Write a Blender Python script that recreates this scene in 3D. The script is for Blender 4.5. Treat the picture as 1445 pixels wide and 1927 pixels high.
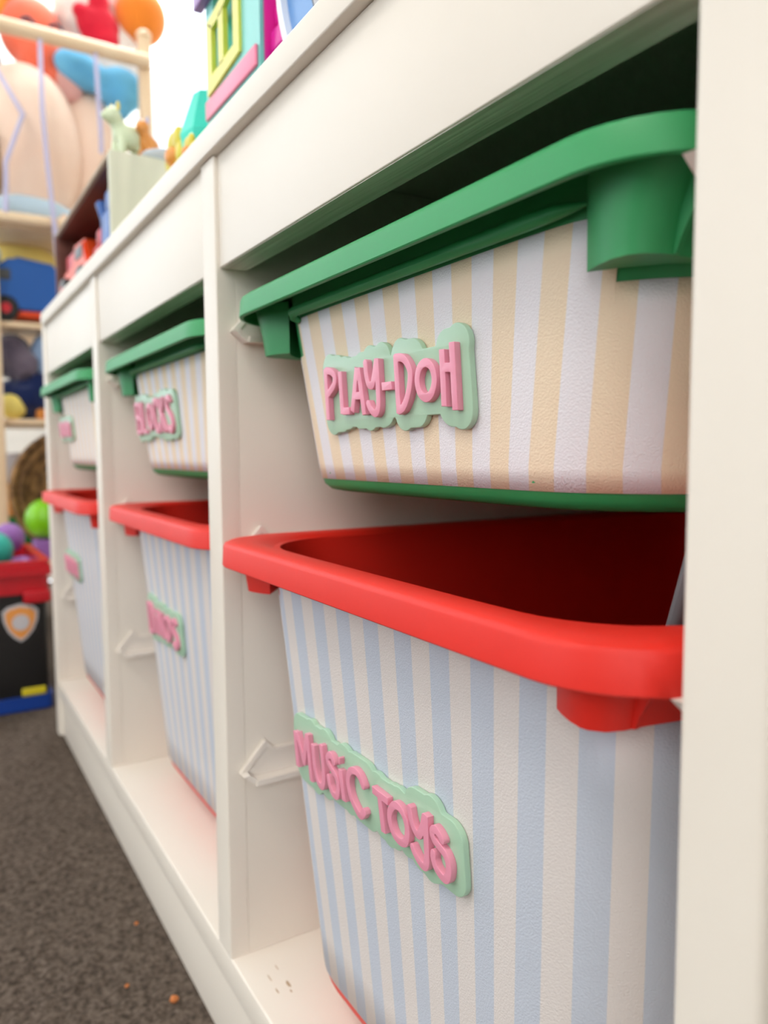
import bpy, bmesh, math, random
from math import sin, cos, pi, radians
from mathutils import Vector, Matrix, noise
random.seed(7)
for o in list(bpy.data.objects): bpy.data.objects.remove(o)
S = 0.01          # all modelling below is in centimetres
SC = bpy.context.scene
COL = SC.collection
W_PX, H_PX = 1445, 1927

# ------------------------------------------------------------ camera
F_PX = 1448.27
CAM = Vector((11.04, -14.346, 36.856)) * S
yaw, pit, rol = 2.59793, -0.07846, -0.00568
fwd = Vector((cos(yaw)*cos(pit), sin(yaw)*cos(pit), sin(pit)))
rt = fwd.cross(Vector((0, 0, 1))).normalized()
up = rt.cross(fwd)
r2 = rt*cos(rol) + up*sin(rol)
u2 = up*cos(rol) - rt*sin(rol)
cd = bpy.data.cameras.new('camera')
cam = bpy.data.objects.new('camera', cd)
COL.objects.link(cam)
M = Matrix((r2, u2, -fwd)).transposed().to_4x4()
M.translation = CAM
cam.matrix_world = M
cd.sensor_fit = 'HORIZONTAL'
cd.sensor_width = 36
cd.lens = F_PX/W_PX*36
cd.clip_start = 0.01
cd.dof.use_dof = True
cd.dof.focus_distance = 0.285
cd.dof.aperture_fstop = 11.8
SC.camera = cam

# ------------------------------------------------------------ world, lights, exposure
w = bpy.data.worlds.new('world'); SC.world = w; w.use_nodes = True
bg = w.node_tree.nodes['Background']
bg.inputs[0].default_value = (0.86, 0.93, 1.0, 1)
bg.inputs[1].default_value = 5.0

def area(name, loc, target, sx, sy, power, col=(1, 1, 1)):
    l = bpy.data.lights.new(name, 'AREA'); l.shape = 'RECTANGLE'
    l.size, l.size_y = sx*S, sy*S
    l.energy = power; l.color = col
    o = bpy.data.objects.new(name, l); COL.objects.link(o)
    o.location = Vector(loc)*S
    o.rotation_euler = (Vector(target)*S - o.location).to_track_quat('-Z', 'Y').to_euler()
    return o
# daylight through the windows, an added fill from the right, and the ceiling light
area('daylight_front', (-110, -318, 140), (-60, 0, 60), 180, 140, 46, (1.0, 0.965, 0.92))
area('daylight_left', (-226, -120, 120), (0, -60, 60), 150, 170, 16, (0.97, 0.98, 1.0))
area('daylight_back', (-181, 50, 162), (-160, -20, 90), 64, 90, 95, (0.95, 0.98, 1.0))
area('fill_right', (186, -150, 135), (-30, 10, 25), 170, 140, 48, (1.0, 0.96, 0.92))  # soft fill added to brighten the sides facing right
area('ceiling_light_glow', (0, -110, 228), (-30, -60, 0), 80, 80, 44, (1.0, 0.93, 0.84))
SC.view_settings.view_transform = 'Standard'
SC.view_settings.look = 'None'
SC.view_settings.exposure = -0.98
SC.view_settings.gamma = 1.0
SC.view_settings.use_curve_mapping = False

# ------------------------------------------------------------ materials
def srgb(c):
    return tuple(((v/255)/12.92 if v/255 <= 0.04045 else ((v/255+0.055)/1.055)**2.4) for v in c) + (1,)
def mat(name, col, rough=0.5, col2=None, nscale=20, bump=0.0, bscale=200, spec=0.5, trans=0.0, stretch=(1, 1, 1), sub=0, sheen=0, mix=(0.35, 0.65)):
    m = bpy.data.materials.new(name); m.use_nodes = True
    nt = m.node_tree; b = nt.nodes['Principled BSDF']
    b.inputs['Base Color'].default_value = srgb(col)
    b.inputs['Roughness'].default_value = rough
    b.inputs['Specular IOR Level'].default_value = spec
    if trans: b.inputs['Transmission Weight'].default_value = trans
    if sub:
        b.inputs['Subsurface Weight'].default_value = sub
        b.inputs['Subsurface Scale'].default_value = 0.004
    if sheen: b.inputs['Sheen Weight'].default_value = sheen
    tc = nt.nodes.new('ShaderNodeTexCoord'); mp = nt.nodes.new('ShaderNodeMapping')
    mp.inputs['Scale'].default_value = stretch
    nt.links.new(tc.outputs['Object'], mp.inputs[0])
    n = nt.nodes.new('ShaderNodeTexNoise'); n.inputs['Scale'].default_value = nscale; n.inputs['Detail'].default_value = 4
    nt.links.new(mp.outputs[0], n.inputs['Vector'])
    rp = nt.nodes.new('ShaderNodeValToRGB')
    c2 = col2 or tuple(max(0, v*0.975) for v in col)
    rp.color_ramp.elements[0].position = mix[0]; rp.color_ramp.elements[1].position = mix[1]
    rp.color_ramp.elements[0].color = srgb(c2); rp.color_ramp.elements[1].color = srgb(col)
    nt.links.new(n.outputs['Fac'], rp.inputs[0]); nt.links.new(rp.outputs[0], b.inputs['Base Color'])
    if bump:
        n2 = nt.nodes.new('ShaderNodeTexNoise'); n2.inputs['Scale'].default_value = bscale; n2.inputs['Detail'].default_value = 3
        nt.links.new(mp.outputs[0], n2.inputs['Vector'])
        bp = nt.nodes.new('ShaderNodeBump'); bp.inputs['Strength'].default_value = bump; bp.inputs['Distance'].default_value = 0.001
        nt.links.new(n2.outputs['Fac'], bp.inputs['Height']); nt.links.new(bp.outputs[0], b.inputs['Normal'])
    return m
def stripe_mat(name, c1, c2, width, phase=0.0):
    m = mat(name, c1, 0.55, bump=0.35, bscale=1500)
    nt = m.node_tree; b = nt.nodes['Principled BSDF']
    for l in list(b.inputs['Base Color'].links): nt.links.remove(l)
    uv = nt.nodes.new('ShaderNodeUVMap'); uv.uv_map = 'UVMap'
    sp = nt.nodes.new('ShaderNodeSeparateXYZ'); nt.links.new(uv.outputs[0], sp.inputs[0])
    a = nt.nodes.new('ShaderNodeMath'); a.operation = 'MULTIPLY_ADD'; a.inputs[1].default_value = 1/(2*width); a.inputs[2].default_value = 50 + phase
    nt.links.new(sp.outputs[0], a.inputs[0])
    f = nt.nodes.new('ShaderNodeMath'); f.operation = 'FRACT'; nt.links.new(a.outputs[0], f.inputs[0])
    g = nt.nodes.new('ShaderNodeMath'); g.operation = 'GREATER_THAN'; g.inputs[1].default_value = 0.5; nt.links.new(f.outputs[0], g.inputs[0])
    mx = nt.nodes.new('ShaderNodeMix'); mx.data_type = 'RGBA'
    mx.inputs[6].default_value = srgb(c1); mx.inputs[7].default_value = srgb(c2)
    nt.links.new(g.outputs[0], mx.inputs[0]); nt.links.new(mx.outputs[2], b.inputs['Base Color'])
    return m
MT = {}
MT['white'] = mat('painted_white_wood', (241, 233, 221), 0.42, (238, 230, 218), 6, 0.05, 90)
MT['white_grain'] = mat('thin_white_paint_over_grain', (240, 236, 226), 0.5, (205, 200, 186), 30, 0.5, 60, stretch=(0.25, 6, 6))
MT['rail'] = mat('white_plastic', (242, 234, 224), 0.35)
MT['green'] = mat('green_plastic', (50, 158, 92), 0.5, (46, 150, 87), 8, 0.03, 300)
MT['red'] = mat('red_plastic', (236, 42, 26), 0.5, (228, 38, 24), 8, 0.04, 300)
MT['cream_stripes'] = stripe_mat('cream_striped_vinyl', (240, 219, 190), (234, 231, 236), 1.065, 0.41)
MT['blue_stripes'] = stripe_mat('blue_striped_vinyl', (201, 208, 221), (229, 221, 217), 1.055, 0.30)
MT['mint'] = mat('mint_plastic', (178, 214, 186), 0.35, (174, 210, 182), 12, 0.03, 400)
MT['pink'] = mat('pink_plastic', (244, 160, 184), 0.35, (241, 155, 180), 12, 0.03, 400)
MT['carpet'] = mat('grey_brown_carpet', (112, 100, 90), 0.95, (70, 61, 54), 260, 0.8, 500, spec=0.1)
MT['wall'] = mat('warm_white_wall', (238, 235, 228), 0.85, bump=0.05)
MT['pine'] = mat('pale_pine', (248, 224, 190), 0.5, (238, 208, 170), 18, 0.05, 60, stretch=(1, 1, 0.2))
MT['dark_wood'] = mat('brown_wood', (120, 74, 62), 0.5, (104, 62, 52), 20, 0.1, 60, stretch=(0.3, 3, 3))
MT['box_white'] = mat('pale_limed_wood', (232, 232, 212), 0.6, (214, 216, 196), 14, 0.1, 60, stretch=(4, 4, 0.4))
MT['curtain'] = mat('sheer_white_curtain', (248, 250, 255), 0.9)
def plush(n, c, c2=None): MT[n] = mat(n, c, 0.95, c2, 12, 0.9, 260, spec=0.1, sheen=0.3)
plush('cream_plush', (253, 226, 206), (250, 218, 196)); plush('coral_plush', (248, 120, 92)); plush('white_plush', (246, 240, 234))
plush('red_plush', (236, 42, 66), (206, 30, 54)); plush('blue_plush', (120, 204, 246), (104, 186, 238)); plush('pale_blue_plush', (196, 220, 236))
plush('orange_plush', (246, 140, 50)); plush('yellow_plush', (250, 226, 130)); plush('brown_plush', (176, 144, 112)); plush('pink_plush', (246, 190, 184))
plush('navy_cloth', (26, 40, 84)); plush('grey_cloth', (120, 110, 124), (60, 52, 68)); plush('pale_denim', (150, 176, 208), (110, 136, 172)); plush('green_cloth', (40, 120, 60))
plush('orange_hair', (240, 150, 60))
def plastic(n, c, r=0.35): MT[n] = mat(n, c, r)
plastic('car_blue', (18, 92, 176)); plastic('black', (18, 18, 20)); plastic('dark_grey', (72, 76, 80)); plastic('toy_red', (206, 28, 44)); plastic('toy_orange', (242, 82, 34))
plastic('deep_red', (196, 8, 30)); plastic('lid_blue', (24, 68, 160)); plastic('yellow', (222, 204, 40)); plastic('teal', (128, 212, 204)); plastic('bright_teal', (20, 226, 200))
plastic('magenta', (232, 20, 160)); plastic('rose', (246, 130, 162)); plastic('window_yellow', (232, 226, 88)); plastic('purple', (150, 98, 176)); plastic('lime', (136, 214, 26))
plastic('ball_teal', (36, 176, 160)); plastic('lavender', (206, 204, 240)); plastic('orange', (240, 160, 80)); plastic('clear_rim', (236, 240, 248), 0.15); plastic('jeans_blue', (92, 148, 212))
plastic('silver', (206, 202, 206), 0.3); plastic('ball_yellow', (244, 224, 120)); plastic('stick_grey', (120, 120, 124)); plastic('brown_stick', (76, 58, 52)); plastic('pale_green', (226, 240, 206))
plastic('crumb', (206, 122, 62)); plastic('stain', (190, 164, 132)); plastic('toy_yellow', (238, 222, 120)); plastic('sky_white', (225, 235, 250)); plastic('joint', (120, 108, 96))
MT['rattan'] = mat('woven_rattan', (176, 134, 84), 0.7, (104, 74, 44), 60, 0.8, 160)
MT['box_edge'] = mat('worn_wood_edge', (170, 150, 126), 0.6)
MT['glass'] = mat('window_glass', (240, 246, 250), 0.03, trans=1.0)

# ------------------------------------------------------------ helpers
def obj(name, bm, material, parent=None, smooth=30, loc=None):
    me = bpy.data.meshes.new(name)
    if isinstance(bm, bmesh.types.BMesh):
        bm.to_mesh(me); bm.free()
    else: me = bm
    me.materials.clear(); me.materials.append(MT[material] if isinstance(material, str) else material)
    if smooth:
        me.shade_smooth()
        try: me.set_sharp_from_angle(angle=radians(smooth))
        except Exception: pass
    o = bpy.data.objects.new(name, me); COL.objects.link(o)
    if parent: o.parent = parent
    if loc: o.location = Vector(loc)*S
    return o
def tag(o, label, cat, group=None):
    o['label'] = label; o['category'] = cat
    if group: o['group'] = group
    return o
def thing(name, label, cat, loc=(0, 0, 0), rz=0, group=None):
    o = bpy.data.objects.new(name, None); COL.objects.link(o)
    o.location = Vector(loc)*S; o.rotation_euler = (0, 0, rz); o.empty_display_size = 0.02
    return tag(o, label, cat, group)
def struct(name, bm, material, smooth=30):
    o = obj(name, bm, material, None, smooth); o['kind'] = 'structure'; return o
def add_box(bm, x0, x1, y0, y1, z0, z1, bev=0.0):
    r = bmesh.ops.create_cube(bm, size=1)
    vs = r['verts']
    for v in vs:
        v.co = Vector(((x0+x1)/2+v.co.x*(x1-x0), (y0+y1)/2+v.co.y*(y1-y0), (z0+z1)/2+v.co.z*(z1-z0)))*S
    if bev:
        es = list({e for v in vs for e in v.link_edges})
        bmesh.ops.bevel(bm, geom=es, offset=bev*S, segments=3, profile=0.5, affect='EDGES')
    return bm
def box(x0, x1, y0, y1, z0, z1, bev=0.0): return add_box(bmesh.new(), x0, x1, y0, y1, z0, z1, bev)
def add_loft(bm, rings, cap0=True, cap1=True, closed=True, ring_close=False):
    vr = [[bm.verts.new(Vector(p)*S) for p in r] for r in rings]
    n = len(rings[0])
    pairs = list(zip(vr[:-1], vr[1:]))
    if ring_close: pairs.append((vr[-1], vr[0]))
    for a, b in pairs:
        for i in range(n if closed else n-1):
            j = (i+1) % n
            bm.faces.new((a[i], a[j], b[j], b[i]))
    if not ring_close:
        if cap0: bm.faces.new(list(reversed(vr[0])))
        if cap1: bm.faces.new(vr[-1])
    bmesh.ops.recalc_face_normals(bm, faces=bm.faces)
    return bm
def add_tube(bm, pts, r, n=10, cap=True):
    rings = []
    P = [Vector(p) for p in pts]
    for i, p in enumerate(P):
        t = (P[min(i+1, len(P)-1)] - P[max(i-1, 0)]).normalized()
        a = t.cross(Vector((0.13, 0.31, 0.94)));
        if a.length < 1e-3: a = t.cross(Vector((1, 0, 0)))
        a.normalize(); b = t.cross(a)
        rr = r[i] if isinstance(r, (list, tuple)) else r
        rings.append([p + (a*cos(2*pi*k/n) + b*sin(2*pi*k/n))*rr for k in range(n)])
    return add_loft(bm, rings, cap, cap)
def tube(pts, r, n=10): return add_tube(bmesh.new(), pts, r, n)
def add_prism(bm, poly, axis, a, b):
    """poly of 2D points extruded along axis ('x': poly is (y,z); 'y': poly is (x,z); 'z': (x,y))"""
    f = {'x': lambda p, h: (h, p[0], p[1]), 'y': lambda p, h: (p[0], h, p[1]), 'z': lambda p, h: (p[0], p[1], h)}[axis]
    return add_loft(bm, [[f(p, a) for p in poly], [f(p, b) for p in poly]])
def add_lathe(bm, prof, c=(0, 0, 0), axis='z', n=32):
    rings = []
    for r, h in prof:
        ring = []
        for k in range(n):
            a = 2*pi*k/n; u, v = max(r, 1e-3)*cos(a), max(r, 1e-3)*sin(a)
            p = {'z': (u, v, h), 'y': (u, h, v), 'x': (h, u, v)}[axis]
            ring.append((p[0]+c[0], p[1]+c[1], p[2]+c[2]))
        rings.append(ring)
    return add_loft(bm, rings, ring_close=prof[0][0] > 0.3)
def lathe(prof, c=(0, 0, 0), axis='z', n=32): return add_lathe(bmesh.new(), prof, c, axis, n)
def add_ball(bm, c, r, seg=24):
    rr = r if isinstance(r, (tuple, list)) else (r, r, r)
    m = Matrix.Translation(Vector(c)*S) @ Matrix.Diagonal((rr[0]*S, rr[1]*S, rr[2]*S, 1))
    bmesh.ops.create_uvsphere(bm, u_segments=seg, v_segments=seg//2+2, radius=1, matrix=m)
    return bm
def ball(c, r, seg=24): return add_ball(bmesh.new(), c, r, seg)
def blob(name, ells, material, parent=None, voxel=0.35, wob=0.0, smooth_it=6):
    """one continuous soft body grown from overlapping ellipsoids: (centre, radii, rot_x)"""
    bm = bmesh.new()
    for e in ells:
        c, r = e[0], e[1]; rx = e[2] if len(e) > 2 else 0
        m = Matrix.Translation(Vector(c)*S) @ Matrix.Rotation(rx, 4, 'X') @ Matrix.Diagonal((r[0]*S, r[1]*S, r[2]*S, 1))
        bmesh.ops.create_uvsphere(bm, u_segments=24, v_segments=14, radius=1, matrix=m)
    me = bpy.data.meshes.new(name); bm.to_mesh(me); bm.free()
    o = bpy.data.objects.new(name, me); COL.objects.link(o)
    md = o.modifiers.new('r', 'REMESH'); md.mode = 'VOXEL'; md.voxel_size = voxel*S
    sm = o.modifiers.new('s', 'SMOOTH'); sm.factor = 0.6; sm.iterations = smooth_it
    dg = bpy.context.evaluated_depsgraph_get()
    m2 = bpy.data.meshes.new_from_object(o.evaluated_get(dg))
    bpy.data.objects.remove(o); bpy.data.meshes.remove(me)
    if wob:
        for v in m2.vertices:
            v.co += v.normal * noise.noise(v.co*60) * wob*S
    m2.name = name
    return obj(name, m2, material, parent, smooth=60)
def bm_from(me):
    b = bmesh.new(); b.from_mesh(me); return b
def smoothstep(a, b, x):
    t = min(1, max(0, (x-a)/(b-a))); return t*t*(3-2*t)

# ============================================================ the room
P, T = 32.4, 2.17                # column pitch and upright thickness of the storage unit
OPEN = P - T
ZT, ZH, ZS = 54.27, 46.88, 7.33  # top, header underside, bottom shelf
RX0, RX1, RY0, RY1, RZ = -230, 190, -320, 53, 240
struct('floor', box(RX0, RX1, RY0, RY1, -3, -0.45), 'carpet')
struct('ceiling', box(RX0, RX1, RY0, RY1, RZ, RZ+5), 'wall')
def wall_y(name, y0, y1, hx0, hx1, hz0, hz1):
    bm = bmesh.new()
    add_box(bm, RX0, hx0, y0, y1, 0, RZ); add_box(bm, hx1, RX1, y0, y1, 0, RZ)
    add_box(bm, hx0, hx1, y0, y1, 0, hz0); add_box(bm, hx0, hx1, y0, y1, hz1, RZ)
    struct(name, bm, 'wall', 0)
wall_y('wall_back', RY1, RY1+6, -216, -146, 108, 214)
wall_y('wall_front', RY0-6, RY0, -210, -10, 6, 215)
bm = bmesh.new()
add_box(bm, RX0-6, RX0, RY0, -200, 0, RZ); add_box(bm, RX0-6, RX0, -40, RY1, 0, RZ)
add_box(bm, RX0-6, RX0, -200, -40, 0, 25); add_box(bm, RX0-6, RX0, -200, -40, 215, RZ)
struct('wall_left', bm, 'wall', 0)
bm = bmesh.new()
add_box(bm, RX1, RX1+6, RY0, -240, 0, RZ); add_box(bm, RX1, RX1+6, -60, RY1, 0, RZ)
add_box(bm, RX1, RX1+6, -240, -60, 0, 60); add_box(bm, RX1, RX1+6, -240, -60, 215, RZ)
struct('wall_right', bm, 'wall', 0)
struct('baseboard_back', box(RX0, RX1, RY1-1.4, RY1, 0, 9, 0.3), 'white')
def window(name, axis, a0, a1, z0, z1, pos, cols):
    bm = bmesh.new(); t = 4
    def add(u0, u1, v0, v1, d=1.6):
        if axis == 'y': add_box(bm, u0, u1, pos-d, pos+d, v0, v1, 0.3)
        else: add_box(bm, pos-d, pos+d, u0, u1, v0, v1, 0.3)
    add(a0, a1, z0, z0+t); add(a0, a1, z1-t, z1); add(a0, a0+t, z0+t, z1-t); add(a1-t, a1, z0+t, z1-t)
    for k in range(1, cols):
        c = a0+(a1-a0)*k/cols; add(c-1.5, c+1.5, z0+t, z1-t, 1.2)
    fr = struct(name, bm, 'white')
    for k in range(cols):
        u0 = a0+(a1-a0)*k/cols + (t if k == 0 else 1.5); u1 = a0+(a1-a0)*(k+1)/cols - (t if k == cols-1 else 1.5)
        g = box(u0, u1, pos-0.2, pos+0.2, z0+t, z1-t) if axis == 'y' else box(pos-0.2, pos+0.2, u0, u1, z0+t, z1-t)
        p = obj('pane', g, 'glass', fr, 0)
    return fr
window('window_1', 'y', -216, -146, 108, 214, RY1+3, 2)
window('window_2', 'y', -210, -10, 6, 215, RY0-3, 3)
window('window_3', 'x', -200, -40, 25, 215, RX0-3, 2)
window('window_4', 'x', -240, -60, 60, 215, RX1+3, 2)  # unseen window, added to go with the right fill light

lamp = thing('ceiling_lamp', 'round white ceiling lamp above the room', 'ceiling lamp', (0, -110, 230))
obj('shade', lathe([(0.1, 3.0), (38, 3.0), (44, 6.5), (44, 9.5), (0.1, 9.9)]), 'sky_white', lamp); obj('mount', lathe([(0.1, 9.85), (9, 9.85), (9, 10), (0.1, 10)]), 'silver', lamp)
# carpet pile where the camera can see it: a tufted surface over the floor
def carpet():
    bm = bmesh.new()
    x0, x1, y0, y1 = -150.0, -22.0, -66.0, 4.0
    xs = []; x = x0
    while x < x1: xs.append(x); x += 0.24 + 0.5*max(0, (-70-x)/80)
    ys = [y0+(y1-y0)*i/230 for i in range(231)]
    g = []
    for x in xs:
        row = []
        for y in ys:
            q = Vector((x, y, 0))
            h = 0.30*noise.noise(q*1.1) + 0.22*noise.noise(q*2.3+Vector((5, 2, 1))) + 0.10*noise.noise(q*0.25)
            jx = 0.10*noise.noise(q*3+Vector((9, 0, 0)))
            row.append(bm.verts.new(Vector((x+jx, y, -0.22+h*0.7))*S))
        g.append(row)
    for i in range(len(xs)-1):
        for j in range(len(ys)-1):
            bm.faces.new((g[i][j], g[i+1][j], g[i+1][j+1], g[i][j+1]))
    o = obj('carpet_pile', bm, 'carpet', None, 180)
    o['kind'] = 'stuff'; o['label'] = 'grey brown tufted carpet pile in front of the white storage unit'; o['category'] = 'carpet'
carpet()

# sheer curtain hanging in front of the back window
def curtain():
    t = thing('curtain', 'bright white sheer curtain with soft folds hanging behind the toy rack', 'curtain', (-181, 46.5, 112))
    top, n = 208, 220
    rings = []
    for z in (0, 25, 50, 75, 100):
        ring = []
        for i in range(n+1):
            x = -33 + 66*i/n
            y = 1.8*sin(i*0.55)+0.8*sin(i*0.23+1) * (1-0.3*z/100)
            ring.append((x, y, z))
        rings.append(ring)
    bm = bmesh.new(); add_loft(bm, rings, False, False, closed=False)
    c = obj('drape', bm, 'curtain', t, 180)
    obj('curtain_rod', tube([(-38, 0, 101), (38, 0, 101)], 1.0, 14), 'silver', t)
    for k in range(9): obj('ring', lathe([(1.2, -0.25), (1.7, -0.25), (1.7, 0.25), (1.2, 0.25)], (-32+k*8, 0, 101), 'x', 16), 'silver', t)
cm = MT['curtain'].node_tree; cb = cm.nodes['Principled BSDF']
tl = cm.nodes.new('ShaderNodeBsdfTranslucent'); tl.inputs[0].default_value = (0.95, 0.97, 1, 1)
mxs = cm.nodes.new('ShaderNodeMixShader'); mxs.inputs[0].default_value = 0.8
cm.links.new(cb.outputs[0], mxs.inputs[1]); cm.links.new(tl.outputs[0], mxs.inputs[2]); cm.links.new(mxs.outputs[0], cm.nodes['Material Output'].inputs[0])
curtain()

# ============================================================ the white storage unit
unit = thing('storage_unit', 'long white wooden toy storage unit with three columns of plastic bins', 'storage unit', (-P*1.5, 22, 0))
U = Vector((P*1.5, -22, 0))
def upart(name, bm, m='white', sm=30):
    bmesh.ops.translate(bm, verts=bm.verts, vec=U*S)
    return obj(name, bm, m, unit, sm)
DEPTH = 43.0
def upright(x0, z0, z1, nm):
    # a narrow front stile glued to the panel, hairline joint 1.15 cm behind the front
    p = upart(nm, box(x0+0.002, x0+T-0.002, 1.112, DEPTH, z0, z1, 0.03))
    rr = 0.22 if nm == 'side_panel' else 0.10
    f = bmesh.new()
    arc = [(rr-rr*sin(a), rr-rr*cos(a)) for a in (pi/2, pi/2*0.75, pi/4, pi/8, 0)]
    poly = [(x0+a, c) for a, c in arc] + [(x0+T-a, c) for a, c in reversed(arc)] + [(x0+T, 1.09), (x0+T-0.01, 1.10), (x0+0.01, 1.10), (x0, 1.09)]
    add_prism(f, poly, 'z', z0, z1)
    bmesh.ops.translate(f, verts=f.verts, vec=U*S)
    obj('front_stile', f, 'white', p)
upright(-3*P, 0, ZT, 'side_panel')
upright(0, 0, ZT, 'side_panel')
upright(-P, ZS, ZT-1.5, 'divider')
upright(-2*P, ZS, ZT-1.5, 'divider')
upart('top_panel', box(-3*P+T, 0, -0.32, DEPTH, ZT-1.45, ZT, 0.12))
upart('bottom_shelf', box(-3*P+T, 0, 0.0, DEPTH-0.5, ZS-1.9, ZS, 0.12))
upart('plinth', box(-3*P+T, 0, 0.5, 2.3, -0.1, ZS-1.9, 0.05))
for k in range(3):
    x0 = -P*(k+1)+T
    upart('header_rail', box(x0, x0+OPEN, 0.22, 1.75, ZH, ZT-1.45, 0.06), 'white_grain' if False else 'white')
    # unfinished lower edge of the rail, thin paint over the grain
    upart('rail_edge', box(x0+0.02, x0+OPEN-0.02, 0.30, 1.70, ZH-0.03, ZH+0.02), 'white_grain', 0)
    upart('back_panel', box(x0, x0+OPEN, DEPTH-0.5, DEPTH, ZS, ZT-1.45))
# plastic slide rails: pointed plate with a raised border, one pair per level
def slide_rail(x, side, ztip):
    bm = bmesh.new()
    out = [(38, -0.32), (1.45, -0.62), (0.72, 0.0), (2.25, 1.72), (2.8, 1.12), (38, 1.12)]
    add_prism(bm, [(y, ztip+z) for y, z in out], 'x', x, x+side*0.12)
    def strip(pts, h):
        add_prism(bm, [(y, ztip+z) for y, z in pts], 'x', x+side*0.10, x+side*h)
    strip([(1.45, -0.62), (38, -0.32), (38, -0.02), (1.55, -0.30)], 0.92)          # load carrying ledge
    strip([(0.72, 0.0), (1.45, -0.62), (1.56, -0.30), (1.08, 0.06)], 0.80)
    strip([(0.72, 0.0), (1.10, 0.0), (2.27, 1.34), (2.25, 1.72)], 0.29)
    strip([(2.25, 1.72), (2.25, 1.36), (2.66, 0.92), (2.85, 1.12)], 0.29)
    strip([(2.85, 1.12), (2.66, 0.92), (38, 0.92), (38, 1.12)], 0.20)
    return upart('slide_rail', bm, 'rail', 0)
for k in range(3):
    xl, xr = -P*(k+1)+T, -P*k
    for zt in (18.4, 30.95, 43.5):
        slide_rail(xl, 1, zt); slide_rail(xr, -1, zt)
# brown scuff left on the bottom shelf
bm = bmesh.new()
for (x, y, rx, ry) in ((-26.6, 2.0, 0.28, 0.10), (-26.0, 1.9, 0.12, 0.05), (-27.6, 1.3, 0.30, 0.035), (-26.4, 1.25, 0.22, 0.05), (-28.2, 2.0, 0.24, 0.03)):
    pts = [(x+rx*cos(a)*(1+0.25*sin(3*a)), y+ry*sin(a)*(1+0.2*cos(2*a))) for a in [2*pi*i/14 for i in range(14)]]
    add_prism(bm, pts, 'z', ZS-0.005, ZS+0.006)
upart('scuff_mark', bm, 'stain')

# ============================================================ bins
def outline(hw, yf, yb, r, z, bow=0.0, zf=None, nf=28, nc=9, ns=10):
    pts = []
    def seg(a, b, n):
        for i in range(n):
            t = i/n; pts.append((a[0]+(b[0]-a[0])*t, a[1]+(b[1]-a[1])*t))
    def arc(cx, cy, a0, n):
        for i in range(n):
            a = a0 + (pi/2)*i/n; pts.append((cx+r*cos(a), cy+r*sin(a)))
    seg((-hw+r, yf), (hw-r, yf), nf)
    arc(hw-r, yf+r, -pi/2, nc); seg((hw, yf+r), (hw, yb-r), ns)
    arc(hw-r, yb-r, 0, nc); seg((hw-r, yb), (-hw+r, yb), nf)
    arc(-hw+r, yb-r, pi/2, nc); seg((-hw, yb-r), (-hw, yf+r), ns)
    arc(-hw+r, yf+r, pi, nc)
    out = []
    for x, y in pts:
        if bow and y < yf+r*1.01:
            y += bow*max(0, (abs(x)-5.5)/8)**2
        out.append((x, y, z if zf is None else z+zf(y)))
    return out
FRONT = 28
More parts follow.
